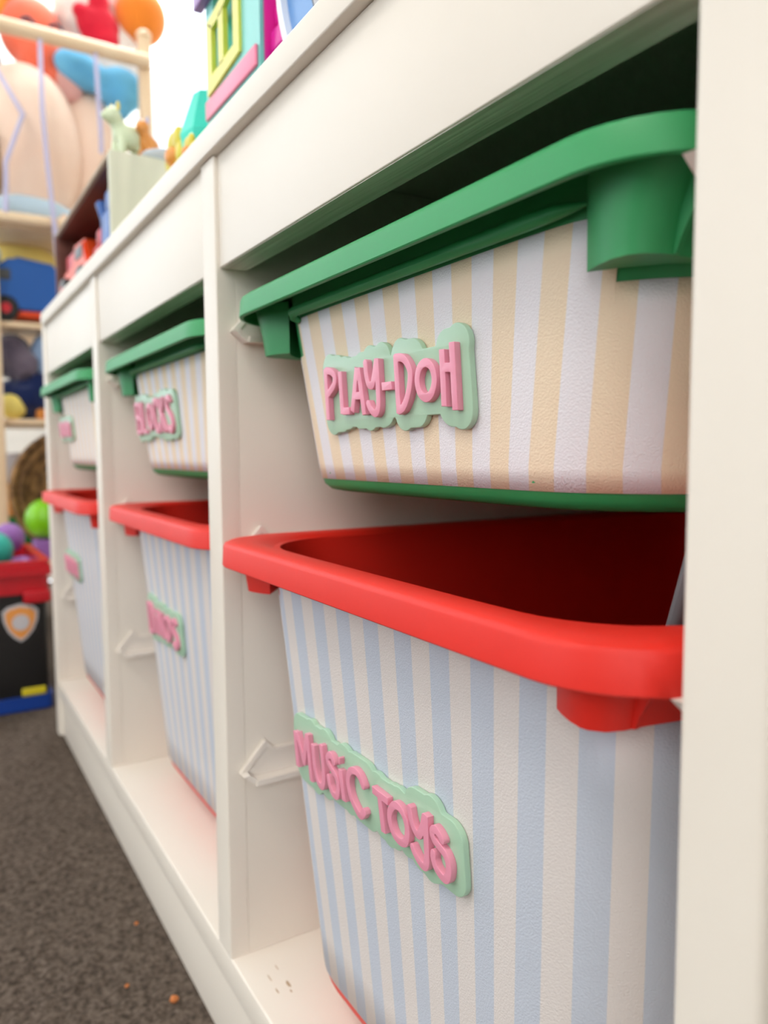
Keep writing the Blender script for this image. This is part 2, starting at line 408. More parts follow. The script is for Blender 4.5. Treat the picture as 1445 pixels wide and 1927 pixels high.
def make_bin(level, color, stripes, label, group, loc):
    """level 'shallow' or 'deep'; z = 0 at the front edge of the rim"""
    deep = level == 'deep'
    t = thing('storage_bin', label, 'storage bin', loc, 0, group)
    H = 23.0 if deep else 10.0
    base = -H
    O = lambda z: z - base        # the empty sits at the bin's base
    dz = (lambda y: 0.0)
    skirt = 1.30 if deep else 1.12
    YB = 41.0
    def sk(y): return 0.0
    # rim
    st = [(13.08, 2.14, 39.3, 4.2, -0.32, dz), (13.22, 1.55, 39.5, 4.0, -0.08, dz), (13.45, 1.18, 39.7, 3.9, 0.03, dz),
          (14.2, 0.55, 40.4, 3.7, 0.03, dz), (14.52, 0.27, 40.7, 3.5, -0.04, dz), (14.68, 0.15, 40.9, 3.4, -0.14, dz), (14.74, 0.11, YB, 3.4, -0.28, dz),
          (14.80, 0.06, YB, 3.4, -skirt+0.05, sk), (14.78, 0.10, YB, 3.4, -skirt, sk), (14.60, 0.28, YB-0.2, 3.2, -skirt, sk),
          (14.55, 0.34, YB-0.3, 3.2, -0.32, dz), (13.5, 1.5, 39.6, 4.0, -0.32, dz)]
    bm = bmesh.new()
    add_loft(bm, [outline(a, b, c, r, O(z), 0, f) for a, b, c, r, z, f in st], ring_close=True)
    obj('rim', bm, color, t, 40)
    # tub
    yt, ybm = (1.88, 3.6) if deep else (1.88, 2.72)
    hwt, hwb = (13.35, 11.6) if deep else (13.35, 12.0)
    z0, z1 = -0.25, base+0.9
    def B(z, off=0.0):
        s = (z0-z)/(z0-z1)
        return dict(hw=hwt+(hwb-hwt)*s-off, yf=yt+(ybm-yt)*s+off, yb=39.6-(2.2)*s-off, r=4.4+0.4*s, z=O(z), bow=0.35)
    rings = []
    rings.append(outline(**{**B(z1), 'z': O(base), 'hw': B(z1)['hw']-0.9, 'yf': B(z1)['yf']+0.9, 'yb': B(z1)['yb']-0.9, 'r': 4.2}))
    rings.append(outline(**{**B(z1), 'z': O(base+0.08), 'hw': B(z1)['hw']-0.5, 'yf': B(z1)['yf']+0.5, 'yb': B(z1)['yb']-0.5, 'r': 4.4}))
    rings.append(outline(**{**B(z1), 'z': O(base+0.35), 'hw': B(z1)['hw']-0.17, 'yf': B(z1)['yf']+0.17, 'yb': B(z1)['yb']-0.17, 'r': 4.7}))
    rings.append(outline(**B(z1)))
    N = 6
    for i in range(1, N+1): rings.append(outline(**B(z1+(z0-z1)*i/N)))
    rings.append(outline(**B(z0, 0.25)))
    for i in range(N, 0, -1): rings.append(outline(**B(z1+(z0-z1)*(i-0.5)/N, 0.25)))
    rings.append(outline(**{**B(z1), 'z': O(base+0.3), 'hw': B(z1)['hw']-0.8, 'yf': B(z1)['yf']+0.8, 'yb': B(z1)['yb']-0.8, 'r': 4.2}))
    bm = bmesh.new(); add_loft(bm, rings)
    obj('tub', bm, color, t, 40)
    # striped vinyl wrap on the front, cut out round the corner brackets
    zt, zb = -1.5, base+(0.95 if deep else 0.62)
    n = len(outline(**B(-5)))
    idx = [i % n for i in range(-8, FRONT+9)]
    mid = outline(**B((zt+zb)/2))
    us = [0.0]
    for a, b in zip(idx[:-1], idx[1:]):
        us.append(us[-1]+math.dist(mid[a][:2], mid[b][:2]))
    mu = us[8+FRONT//2]; us = [u-mu for u in us]
    # resample the columns so that the cut lines fall on mesh edges
    cutl, cutr = 8.6, 10.2
    cols = sorted(set([round(-cutl, 4), round(cutr, 4)] + [round(us[0]+(us[-1]-us[0])*i/60, 4) for i in range(61)]))
    zc = -3.3 if not deep else -2.65
    rowz = [zt, (zt+zc)/2, zc] + [zc+(zb-zc)*i/8 for i in range(1, 9)]
    bm = bmesh.new(); uvl = bm.loops.layers.uv.new('UVMap')
    grid = []
    for z in rowz:
        bz = max(z, z1)
        ring = outline(**B(bz, -0.035)); row = []
        for u in cols:
            k = max([0]+[j for j in range(len(us)) if us[j] <= u+1e-6]); k = min(k, len(us)-2)
            f = (u-us[k])/(us[k+1]-us[k]); a = ring[idx[k]]; b = ring[idx[k+1]]
            inn = max(0, (z1-z))*0.28
            row.append((bm.verts.new(Vector((a[0]+(b[0]-a[0])*f, a[1]+(b[1]-a[1])*f+inn, O(z)))*S), u, z))
        grid.append(row)
    for i in range(len(rowz)-1):
        for j in range(len(cols)-1):
            uc = (cols[j]+cols[j+1])/2
            if (uc < -cutl or uc > cutr) and i < 2: continue
            q = [grid[i][j], grid[i+1][j], grid[i+1][j+1], grid[i][j+1]]
            f = bm.faces.new([v[0] for v in q])
            for lp, v in zip(f.loops, q): lp[uvl].uv = (v[1], v[2])
    bmesh.ops.delete(bm, geom=[v for v in bm.verts if not v.link_faces], context='VERTS')
    s = obj('striped_wrap', bm, stripes, t, 60)
    md = s.modifiers.new('t', 'SOLIDIFY'); md.thickness = 0.0002; md.offset = -1
    # corner brackets under the rim
    zbk = -3.05 if not deep else -2.7
    sh = 0.25 if deep else 0.0
    for sgn in (-1, 1):
        cxb, cyb = 8.75, yt+4.4
        inn = [(cxb+4.45*sin(a), cyb-4.45*cos(a)) for a in (1.45, 1.1, 0.8, 0.5)]
        Ob = [(10.15, yt+.14), (10.6, yt-.10), (11.1, yt-.30), (11.6, yt-.42), (12.1, yt-.38), (12.45, yt-.10), (12.62, yt+.4), (12.7, yt+1.2), (12.9, yt+2.2), (13.15, yt+4.0)] + inn
        Ot = [(10.15, yt+.10), (10.7, yt-.32), (11.3, yt-.62), (12.0, yt-.80), (12.7, yt-.72), (13.2, yt-.40), (13.5, yt+.2), (13.7, yt+1.0), (13.8, yt+2.2), (13.8, yt+5.0)] + inn
        rings = []
        for k in range(9):
            z = zbk + (-0.5-zbk)*k/8
            s_ = k/8; wgt = (s_**2.0)*0.8 + 0.2*s_
            wy = s_**0.7
            ring = []
            for i, (a, b) in enumerate(zip(Ob, Ot)):
                x = a[0]+(b[0]-a[0])*wgt; y = a[1]+(b[1]-a[1])*(wgt if i > 6 else wy*0.3+wgt*0.7)
                ring.append((sgn*(x+(sh if i < 4 else 0)), y, O(z)))
            rings.append(ring)
        bm = bmesh.new(); add_loft(bm, rings)
        br = obj('corner_bracket', bm, color, t, 35)
        bm = bmesh.new()
        fin = [(12.3, zbk+0.05), (12.75, zbk+0.02), (12.95, zbk+0.5), (13.25, zbk+1.0), (13.7, zbk+1.4), (14.5, -1.05), (14.5, -0.4), (12.3, -0.4)]
        add_prism(bm, [(sgn*x, O(z)) for x, z in fin], 'y', yt+0.62, yt+0.80)
        obj('rib', bm, color, br, 30)
    # bead under the rim
    pts = [(-9.0, yt+0.2, O(-1.62)), (-9.05, yt-0.12, O(-1.45)), (-8.9, yt-0.22, O(-1.28))]
    pts += [(x, yt-0.22, O(-1.22)) for x in (-8.6, -6, -3, 0, 3, 6, 8.4)] + [(9.2, yt-0.18, O(-1.22)), (9.7, yt-0.05, O(-1.2)), (10.1, yt+0.2, O(-1.15))]
    obj('bead', tube(pts, [.16, .22, .26]+[.26]*7+[.22, .15, .06], 12), color, t)
    return t, O, (yt, z0, (ybm-yt)/(z0-z1))

# ============================================================ raised lettering
def seg_d(px, pz, a, b, hw, capA, capB):
    ax, az = a; bx, bz = b; dx, dz = bx-ax, bz-az; L = math.hypot(dx, dz) or 1e-6
    u = ((px-ax)*dx+(pz-az)*dz)/L; v = abs((px-ax)*dz-(pz-az)*dx)/L
    qx = max(-u, u-L); qv = v-hw
    return max(qx, qv) if (qx < 0 or qv < 0) else math.hypot(qx, qv)
def smooth_poly(st, sub=5):
    if len(st) < 4: return st
    out = []
    closed = math.dist(st[0], st[-1]) < 1e-3
    n = len(st)
    for i in range(n-1):
        p1, p2 = st[i], st[i+1]
        p0 = st[i-1] if i > 0 else (st[-2] if closed else p1)
        p3 = st[i+2] if i+2 < n else (st[1] if closed else p2)
        for k in range(sub):
            t = k/sub
            out.append(tuple(0.5*((2*p1[c])+(-p0[c]+p2[c])*t+(2*p0[c]-5*p1[c]+4*p2[c]-p3[c])*t*t+(-p0[c]+3*p1[c]-3*p2[c]+p3[c])*t**3) for c in (0, 1)))
    out.append(st[-1])
    return out
def contour(field, x0, z0, nx, nz, h):
    """marching squares at 0 -> closed loops"""
    segs = {}
    def ip(i, j, k, l):
        a, b = field[i][j], field[k][l]; t = a/(a-b)
        return (x0+h*(i+(k-i)*t), z0+h*(j+(l-j)*t))
    for i in range(nx-1):
        fi, fk = field[i], field[i+1]
        for j in range(nz-1):
            a, b, c, d = fi[j] < 0, fk[j] < 0, fk[j+1] < 0, fi[j+1] < 0
            code = a | b << 1 | c << 2 | d << 3
            if code in (0, 15): continue
            E = (((i, j), (i+1, j)), ((i+1, j), (i+1, j+1)), ((i, j+1), (i+1, j+1)), ((i, j), (i, j+1)))
            tab = {1: [(3, 0)], 2: [(0, 1)], 3: [(3, 1)], 4: [(1, 2)], 5: [(3, 2), (1, 0)], 6: [(0, 2)], 7: [(3, 2)], 8: [(2, 3)], 9: [(2, 0)], 10: [(0, 3), (2, 1)], 11: [(2, 1)], 12: [(1, 3)], 13: [(1, 0)], 14: [(0, 3)]}
            for s, e in tab[code]: segs[E[s]] = E[e]
    loops = []
    while segs:
        k = next(iter(segs)); loop = []
        while k in segs:
            nk = segs.pop(k); (a, b) = k; loop.append(ip(a[0], a[1], b[0], b[1])); k = nk
        if len(loop) > 6: loops.append(loop)
    return loops
def simplify(loop, tol):
    out = [loop[0]]; anchor = 0; n = len(loop); i = 1
    while i < n:
        a = loop[anchor]; b = loop[i]; L = math.dist(a, b) or 1e-9; ok = True
        for k in range(anchor+1, i):
            p = loop[k]
            if abs((p[0]-a[0])*(b[1]-a[1])-(p[1]-a[1])*(b[0]-a[0]))/L > tol: ok = False; break
        if not ok or L > 0.6: out.append(loop[i-1]); anchor = i-1
        i += 1
    return out
def solid_from_loops(name, loops, ext, bev):
    cu = bpy.data.curves.new(name, 'CURVE'); cu.dimensions = '2D'; cu.fill_mode = 'BOTH'
    cu.extrude = (ext/2-bev)*S; cu.bevel_depth = bev*S; cu.bevel_resolution = 2; cu.offset = -bev*S
    for lp in loops:
        sp = cu.splines.new('POLY'); sp.points.add(len(lp)-1); sp.use_cyclic_u = True
        for p, q in zip(sp.points, lp): p.co = (q[0]*S, q[1]*S, 0, 1)
    o = bpy.data.objects.new(name, cu); COL.objects.link(o)
    dg = bpy.context.evaluated_depsgraph_get()
    me = bpy.data.meshes.new_from_object(o.evaluated_get(dg))
    bpy.data.objects.remove(o)
    bm = bmesh.new(); bm.from_mesh(me)
    bmesh.ops.remove_doubles(bm, verts=bm.verts, dist=1e-6)
    for v in bm.verts: v.co = Vector((v.co.x, -v.co.z, v.co.y))
    bmesh.ops.recalc_face_normals(bm, faces=bm.faces)
    return bm
LW = 0.165
def letter_loops(strokes, lw=LW, h=0.035):
    S_ = [smooth_poly(s) for s in strokes]
    xs = [p[0] for s in S_ for p in s]; zs = [p[1] for s in S_ for p in s]
    x0, x1, z0, z1 = min(xs)-lw*2, max(xs)+lw*2, min(zs)-lw*2, max(zs)+lw*2
    nx, nz = int((x1-x0)/h)+2, int((z1-z0)/h)+2
    F = [[0.0]*nz for _ in range(nx)]
    prim = []
    for s in S_:
        for k in range(len(s)-1):
            prim.append((s[k], s[k+1]))
    joints = [p for s in S_ for p in (s[1:-1] if math.dist(s[0], s[-1]) > 1e-3 else s)]
    for i in range(nx):
        px = x0+h*i
        for j in range(nz):
            pz = z0+h*j; d = 9
            for a, b in prim:
                if px < min(a[0], b[0])-0.4 or px > max(a[0], b[0])+0.4 or pz < min(a[1], b[1])-0.4 or pz > max(a[1], b[1])+0.4: continue
                d = min(d, seg_d(px, pz, a, b, lw, 1, 1))
            for q in joints:
                dd = math.hypot(px-q[0], pz-q[1])-lw
                if dd < d: d = dd
            F[i][j] = d if abs(d) > 1e-9 else 1e-9
    return [simplify(l, 0.004) for l in contour(F, x0, z0, nx, nz, h)]
def plate_loops(letters, m=0.55, h=0.07):
    boxes = []
    for st in letters:
        xs = [p[0] for s in st for p in s]; zs = [p[1] for s in st for p in s]
        # one puff round the upper and one round the lower end of each stroke
        for s in st:
            if len(s) >= 2:
                for q in (s[0], s[-1], s[len(s)//2]): boxes.append((q[0], q[0], q[1], q[1], m+0.13))
        cx0, cx1 = min(xs), max(xs)
        boxes.append((cx0+0.1, cx1-0.1 if cx1-0.1 > cx0+0.1 else cx0+0.1, min(zs)+0.15, max(zs)-0.15, m+0.17))
    az0, az1 = [min(p[1] for s in st for p in s) for st in letters], [max(p[1] for s in st for p in s) for st in letters]
    ax = [p[0] for st in letters for s in st for p in s]
    boxes.append((min(ax)+0.45, max(ax)-0.2, sorted(az0)[len(az0)//2]+0.2, sorted(az1)[len(az1)//2]-0.35, m-0.12))
    X0, X1 = min(b[0] for b in boxes)-1, max(b[1] for b in boxes)+1
    Z0, Z1 = min(b[2] for b in boxes)-1, max(b[3] for b in boxes)+1
    nx, nz = int((X1-X0)/h)+1, int((Z1-Z0)/h)+1
    F = []
    for i in range(nx):
        px = X0+h*i; row = []
        near = [b for b in boxes if b[0]-1.5 < px < b[1]+1.5]
        for j in range(nz):
            pz = Z0+h*j; d = 9
            for b in near:
                dx = max(b[0]-px, 0, px-b[1]); dzz = max(b[2]-pz, 0, pz-b[3])
                d = min(d, math.hypot(dx, dzz)-b[4])
            row.append(d if abs(d) > 1e-9 else 1e-9)
        F.append(row)
    # close small gaps between neighbouring letters
    lo = contour(F, X0, Z0, nx, nz, h)
    lo = sorted(lo, key=len, reverse=True)
    return [simplify(l, 0.006) for l in lo if len(l) > 12][:1] if True else lo
def add_sign(bt, O, prm, letters, zs, lw=LW):
    """bt: bin empty, letters in bin-local (x, z-from-rim) centimetres"""
    yt, z0, slope = prm
    piv = zs
    ysurf = yt + (z0-piv)*slope - 0.05
    def place(bm, yoff):
        for v in bm.verts:
            z = v.co.z/S; y = v.co.y/S + yoff
            v.co = Vector((v.co.x, (ysurf + y + (piv-z)*slope)*S, O(z)*S))
        return bm
    pl = obj('name_sign', place(solid_from_loops('plate', plate_loops(letters), 0.26, 0.035), -0.13), 'mint', bt, 30)
    pl['label'] = 'mint green scalloped name plate with raised pink letters'
    for st in letters:
        obj('letter', place(solid_from_loops('letter', letter_loops(st, lw), 0.27, 0.022), -0.39), 'pink', pl, 30)
SIGN_A=[
 [ [(-5.61,-4.30),(-5.76,-6.61)],[(-5.58,-4.38),(-5.12,-4.45),(-4.79,-4.69),(-4.89,-5.07),(-5.54,-5.44)] ],
 [ [(-4.23,-4.53),(-4.34,-6.40)],[(-4.32,-6.27),(-3.66,-6.28)] ],
 [ [(-2.70,-4.52),(-3.41,-6.34)],[(-2.58,-4.53),(-2.40,-6.51)],[(-3.13,-5.68),(-2.52,-5.69)] ],
 [ [(-1.94,-4.33),(-1.95,-4.86),(-1.84,-5.25),(-1.66,-5.34),(-1.45,-5.23),(-1.03,-4.35)],[(-1.02,-4.31),(-1.08,-5.31),(-1.16,-6.11),(-1.31,-6.42),(-1.56,-6.48),(-1.86,-6.27),(-2.00,-6.04)] ],
 [ [(-0.78,-5.45),(-0.01,-5.46)] ],
 [ [(0.44,-4.33),(0.33,-6.58)],[(0.35,-4.43),(0.92,-4.49),(1.29,-4.85),(1.35,-5.25),(1.11,-5.86),(0.71,-6.34),(0.30,-6.47)] ],
 [ [(2.92,-5.49),(2.82,-5.03),(2.45,-4.81),(2.03,-4.96),(1.80,-5.40),(1.91,-5.87),(2.29,-6.09),(2.70,-5.92),(2.92,-5.49)] ],
 [ [(3.51,-4.45),(3.41,-6.47)],[(4.13,-4.27),(4.05,-6.63)],[(3.55,-5.10),(4.07,-5.13)] ],
]
SIGN_B=[
 [ [(-7.57,-9.03),(-7.58,-10.83)],[(-7.37,-9.00),(-6.78,-10.34),(-6.21,-8.79)],[(-6.16,-8.71),(-6.09,-11.05)] ],
 [ [(-5.58,-9.03),(-5.56,-10.19),(-5.32,-10.79),(-4.96,-10.87),(-4.71,-10.52),(-4.64,-9.70),(-4.70,-8.74)] ],
 [ [(-3.47,-9.18),(-3.65,-8.97),(-3.91,-8.97),(-4.11,-9.20),(-4.00,-9.47),(-3.64,-9.65),(-3.33,-9.84),(-3.24,-10.27),(-3.45,-10.73),(-3.84,-10.76),(-4.11,-10.45),(-4.17,-10.07)] ],
 [ [(-2.89,-9.28),(-2.76,-10.69)],[(-2.97,-8.87),(-2.85,-8.89)] ],
 [ [(-0.84,-9.31),(-1.12,-8.95),(-1.56,-8.85),(-2.01,-9.08),(-2.21,-9.57),(-2.12,-10.14),(-1.72,-10.57),(-1.29,-10.75),(-0.90,-10.38)] ],
 [ [(-0.07,-9.09),(1.15,-9.13)],[(0.49,-9.20),(0.60,-10.66)] ],
 [ [(1.61,-9.08),(2.05,-9.06),(2.36,-9.32),(2.47,-9.76),(2.30,-10.27),(1.92,-10.47),(1.46,-10.38),(1.21,-10.02),(1.22,-9.54),(1.61,-9.08)] ],
 [ [(2.72,-8.69),(2.80,-9.13),(3.01,-9.49),(3.27,-9.57),(3.53,-9.20),(3.78,-8.59)],[(3.84,-8.54),(3.76,-9.66),(3.70,-10.41),(3.51,-10.70),(3.19,-10.66),(2.89,-10.45),(2.75,-10.26)] ],
 [ [(4.81,-9.09),(4.63,-8.93),(4.39,-8.85),(4.20,-9.03),(4.29,-9.29),(4.63,-9.42),(4.95,-9.57),(5.11,-9.88),(5.01,-10.36),(4.75,-10.55),(4.32,-10.39),(4.15,-10.07),(4.18,-9.84)] ],
]

# small stroke font for the other signs (units: letter height 1)
G = {
 'B': (0.62, [[(0, 1), (0, 0)], [(0, .95), (.32, .95), (.46, .8), (.36, .58), (.05, .52)], [(.05, .52), (.42, .48), (.54, .25), (.38, .05), (0, .05)]]),
 'L': (0.52, [[(0, 1), (0, 0)], [(0, .06), (.4, .06)]]),
 'O': (0.66, [[(.26, 1), (.02, .75), (.02, .25), (.26, 0), (.5, .25), (.5, .75), (.26, 1)]]),
 'C': (0.60, [[(.48, .78), (.38, .96), (.14, .9), (.02, .5), (.14, .1), (.38, .04), (.5, .24)]]),
 'K': (0.60, [[(0, 1), (0, 0)], [(.44, 1), (.06, .48)], [(.14, .55), (.48, 0)]]),
 'S': (0.58, [[(.44, .84), (.28, .98), (.06, .86), (.1, .62), (.36, .44), (.44, .18), (.24, .0), (.02, .16)]]),
 'D': (0.62, [[(0, 1), (0, 0)], [(0, .95), (.3, .92), (.5, .6), (.46, .3), (.28, .06), (0, .05)]]),
 'I': (0.24, [[(0, .66), (0, 0)], [(-.03, .9), (.03, .9)]]),
 'N': (0.60, [[(0, 0), (0, 1)], [(0.02, .95), (.42, .05)], [(.44, 0), (.44, 1)]]),
 '1': (0.42, [[(0, 1), (0, 0)], [(0, .95), (.25, .8), (.2, .55), (0, .5)]]),
 '2': (0.42, [[(0, .9), (.1, .1), (.25, .1), (.3, .9)]]),
 '3': (0.42, [[(.3, .9), (.0, .8), (.3, .2), (0, .1)]]),
}
def word(s, x0, z0, h, zscale=None):
    out = []; x = x0
    for i, ch in enumerate(s):
        wdt, st = G[ch]; hh = h*(1 if (zscale is None) else zscale[i])
        out.append([[(x+a*h, z0+(h-hh)*0.5+b*hh) for a, b in s_] for s_ in st]); x += wdt*h+0.28
    return out

ZG, ZR = 44.92, 32.25
cols = [-OPEN/2, -OPEN/2-P, -OPEN/2-2*P]
SLID = {('shallow', 0): 0.05, ('deep', 0): -1.15, ('shallow', 1): -0.1, ('deep', 1): -0.2, ('shallow', 2): -1.2, ('deep', 2): -1.5}
spec = [
 ('shallow', 'green', 'cream_stripes', 'green rimmed shallow bin with cream stripes, large in front, in the nearest column', 0, SIGN_A, -5.4),
 ('shallow', 'green', 'cream_stripes', 'green rimmed shallow cream striped bin in the middle column', 1, word('BLOCKS', -8.5, -6.5, 2.6, [1, 1, .72, 1, 1, 1]), -5.2),
 ('shallow', 'green', 'cream_stripes', 'green rimmed shallow cream striped bin in the farthest column', 2, word('1321312', -9.6, -6.1, 1.7), -5.4),
 ('deep', 'red', 'blue_stripes', 'deep bin with red rim and blue stripes, large in front, in the nearest column', 0, SIGN_B, -9.8),
 ('deep', 'red', 'blue_stripes', 'deep red rimmed blue striped bin in the middle column', 1, word('DINOS', -6.9, -10.6, 2.7, [1, .8, .8, .7, .85]), -8.4),
 ('deep', 'red', 'blue_stripes', 'deep red rimmed blue striped bin in the farthest column', 2, word('3121312', -8.6, -9.6, 2.1), -8.4),
]
for lev, colr, stp, lab, c, lets, zs in spec:
    H = 23.0 if lev == 'deep' else 10.0
    zr = ZR if lev == 'deep' else ZG
    bt, O, prm = make_bin(lev, colr, stp, lab, 'striped plastic bins in the white storage unit', (cols[c], SLID[(lev, c)], zr-H))
    add_sign(bt, O, prm, lets, zs)
# grey beater lying in the nearest deep bin
st_ = thing('toy_beater', 'grey stick of a toy beater leaning in the nearest deep red rimmed bin', 'toy', (-12.6, 9.0, 9.75))
obj('stick', tube([(0, 0, 1.0), (9.25, -4.0, 24.2)], 0.27, 12), 'stick_grey', st_)
obj('head', ball((0, 0, 1.0), 1.0), 'black', st_)

# ============================================================ things on top of the unit
ONTOP = 'toys on top of the white storage unit'
# cubby box with an open front
cb_ = thing('cubby_box', 'pale wooden open box with brown interior lying on the far end of the unit top', 'box', (-84, 16, ZT))
X0, X1, Y0, Y1, HB = -16.8, 17.3, -13.5, 14, 11.25
obj('side_panel', box(X1-0.9, X1, Y0, Y1, 0, HB, 0.08), 'box_white', cb_)
obj('side_panel', box(X0, X0+0.5, Y0, Y1, 0, HB, 0.08), 'dark_wood', cb_)
obj('top_panel', box(X0+0.9, X1-0.9, Y0, Y1, HB-0.45, HB, 0.08), 'box_edge', cb_)
obj('bottom_panel', box(X0+0.9, X1-0.9, Y0, Y1, 0, 0.9, 0.08), 'box_white', cb_)
ln = bmesh.new()
add_box(ln, X0+0.92, X1-0.92, Y0+0.3, Y1-1.2, HB-0.62, HB-0.46); add_box(ln, X0+0.92, X1-0.92, Y1-1.2, Y1-0.4, 0.92, HB-0.62)
add_box(ln, X0+0.92, X0+1.1, Y0+0.3, Y1-1.2, 0.92, HB-0.62)
obj('lining', ln, 'dark_wood', cb_)
ZB = ZT+0.92
def toy_truck(name, label, loc, rz, body, cab, sc=1.0, cat='toy truck'):
    t = thing(name, label, cat, loc, rz)
    prof = [(-4.5, 1.2), (4.5, 1.2), (4.6, 3.0), (3.4, 3.4), (2.4, 5.2), (-0.6, 5.3), (-1.2, 3.8), (-4.6, 3.6)]
    bm = bmesh.new(); add_prism(bm, [(x*sc, z*sc) for x, z in prof], 'y', -2.2*sc, 2.2*sc)
    bmesh.ops.bevel(bm, geom=list(bm.edges), offset=0.25*S*sc, segments=2, affect='EDGES')
    obj('body', bm, body, t)
    obj('window', box(-0.2*sc, 2.3*sc, -2.3*sc, 2.3*sc, 3.7*sc, 4.8*sc, 0.2*sc), 'dark_grey', t)
    obj('cargo_bed', box(-4.4*sc, -1.4*sc, -2.0*sc, 2.0*sc, 3.6*sc, 5.0*sc, 0.2*sc), cab, t)
    for x in (-2.9, 2.9):
        for s in (-1, 1):
            wl = obj('wheel', lathe([(0.01, -0.5*sc), (1.2*sc, -0.5*sc), (1.4*sc, -0.3*sc), (1.4*sc, 0.3*sc), (1.2*sc, 0.5*sc), (0.01, 0.5*sc)], (x*sc, s*2.3*sc, 1.4*sc), 'y', 20), 'black', t)
            obj('hub', lathe([(0.01, -0.55*sc), (0.6*sc, -0.55*sc), (0.6*sc, 0.55*sc), (0.01, 0.55*sc)], (x*sc, s*2.3*sc, 1.4*sc), 'y', 16), cab, wl)
    return t
toy_truck('toy_truck', 'orange and red toy truck at the left end of the open box', (-92.5, 6.8, ZB), 0.06, 'toy_orange', 'toy_red', 1.45)
t = thing('toy_helmet', 'round grey and orange toy shell beside the orange truck in the open box', 'toy', (-83.0, 12.5, ZB))
obj('shell', lathe([(0.1, 0), (2.2, 0), (2.5, 0.8), (2.2, 2.2), (1.3, 3.0), (0.1, 3.2)]), 'dark_grey', t); obj('cap', lathe([(0.1, 3.15), (1.4, 3.0), (1.2, 3.9), (0.1, 4.3)]), 'toy_orange', t)
t = thing('toy_robot', 'small red toy robot standing in the middle of the open box', 'toy', (-80.8, 5.0, ZB)); t.scale = (1.35,)*3
obj('torso', box(-1.3, 1.3, -0.9, 0.9, 1.4, 3.6, 0.3), 'toy_red', t); obj('head', box(-0.8, 0.8, -0.7, 0.7, 3.7, 4.9, 0.25), 'toy_red', t)
for s in (-1, 1):
    obj('leg', box(s*0.7-0.45, s*0.7+0.45, -0.6, 0.8, 0, 1.5, 0.12), 'car_blue', t); obj('arm', tube([(s*1.4, 0, 3.3), (s*2.0, -0.3, 2.4), (s*1.9, -0.9, 1.7)], 0.38), 'toy_red', t)
t = thing('toy_robot', 'small blue toy robot standing at the right end of the open box', 'toy', (-73.2, 4.6, ZB)); t.scale = (1.55,)*3
obj('torso', box(-1.4, 1.4, -0.9, 0.9, 1.6, 4.2, 0.3), 'car_blue', t); obj('head', box(-0.8, 0.8, -0.7, 0.7, 4.3, 5.6, 0.25), 'car_blue', t)
for s in (-1, 1):
    obj('leg', box(s*0.75-0.45, s*0.75+0.45, -0.6, 0.8, 0, 1.7, 0.12), 'car_blue', t); obj('arm', tube([(s*1.5, 0, 3.9), (s*2.3, -0.3, 4.4), (s*2.6, -0.5, 5.4)], 0.42), 'car_blue', t)
# little figures on the box
ZC = ZT+HB
def small_animal(label, loc, rz, body, accent, sc=1.0):
    t = thing('toy_animal', label, 'toy animal', loc, rz)
    obj('body', blob_s([((0, 0, 1.5*sc), (1.1*sc, 0.7*sc, 0.8*sc)), ((1.1*sc, 0, 2.5*sc), (0.55*sc, 0.5*sc, 0.55*sc)), ((0.7*sc, 0, 2.0*sc), (0.5*sc, 0.4*sc, 0.6*sc)), ((1.5*sc, 0, 2.35*sc), (0.4*sc, 0.3*sc, 0.28*sc))]
        + [((x*sc, y*sc, 0.7*sc), (0.27*sc, 0.27*sc, 0.75*sc)) for x in (-.7, .7) for y in (-.35, .35)]), body, t)
    for s in (-1, 1): obj('ear', ball((0.9*sc, s*0.33*sc, 3.05*sc), (0.13*sc, 0.13*sc, 0.33*sc), 12), accent, t)
    obj('tail', tube([(-1.0*sc, 0, 1.8*sc), (-1.4*sc, 0, 2.2*sc), (-1.6*sc, 0, 2.0*sc)], [0.15*sc, 0.13*sc, 0.08*sc], 8), accent, t)
    return t
def blob_s(ells):
    tmp = blob('body', ells, 'yellow', None, 0.12, 0, 2); b = bm_from(tmp.data); me = tmp.data
    bpy.data.objects.remove(tmp); bpy.data.meshes.remove(me); return b
small_animal('tiny pale yellow toy animal on the left front of the open box top', (-69.2, 4.9, ZC), -1.2, 'pale_green', 'toy_yellow', 1.55)
small_animal('tiny dull yellow toy animal lowest at the front edge of the open box top', (-71.8, 3.7, ZC), 2.5, 'toy_yellow', 'orange', 0.6)
small_animal('tiny peach toy animal on the open box top beside the yellow one', (-69.4, 7.0, ZC), -0.7, 'orange', 'lavender', 1.3)
tag(obj('toy_ball', ball((0, 0, 1.1), 1.1), 'lavender', None, loc=(-73.6, 8.4, ZC)), 'small pale lavender ball among the tiny animals on the open box', 'ball')
t = thing('toy_dish', 'flat pale blue toy dish at the edge of the open box top', 'toy dish', (-68.2, 8.4, ZC)); obj('dish', lathe([(0.1, 0), (1.6, 0), (2.4, 0.5), (2.5, 0.75), (2.3, 0.75), (1.5, 0.3), (0.1, 0.3)]), 'sky_white', t); obj('foot_ring', lathe([(1.0, -0.0), (1.4, -0.0), (1.4, 0.08), (1.0, 0.08)]), 'lavender', t)
t = thing('toy_bowl', 'small round white toy bowl under the curtain on the open box top', 'toy bowl', (-69.4, 12.4, ZC)); obj('bowl', lathe([(0.1, 0), (1.2, 0), (2.0, 0.8), (2.25, 1.9), (2.0, 1.9), (1.7, 0.9), (0.1, 0.5)]), 'sky_white', t); obj('rim', lathe([(2.0, 1.85), (2.35, 1.85), (2.4, 2.05), (2.0, 2.05)]), 'clear_rim', t)
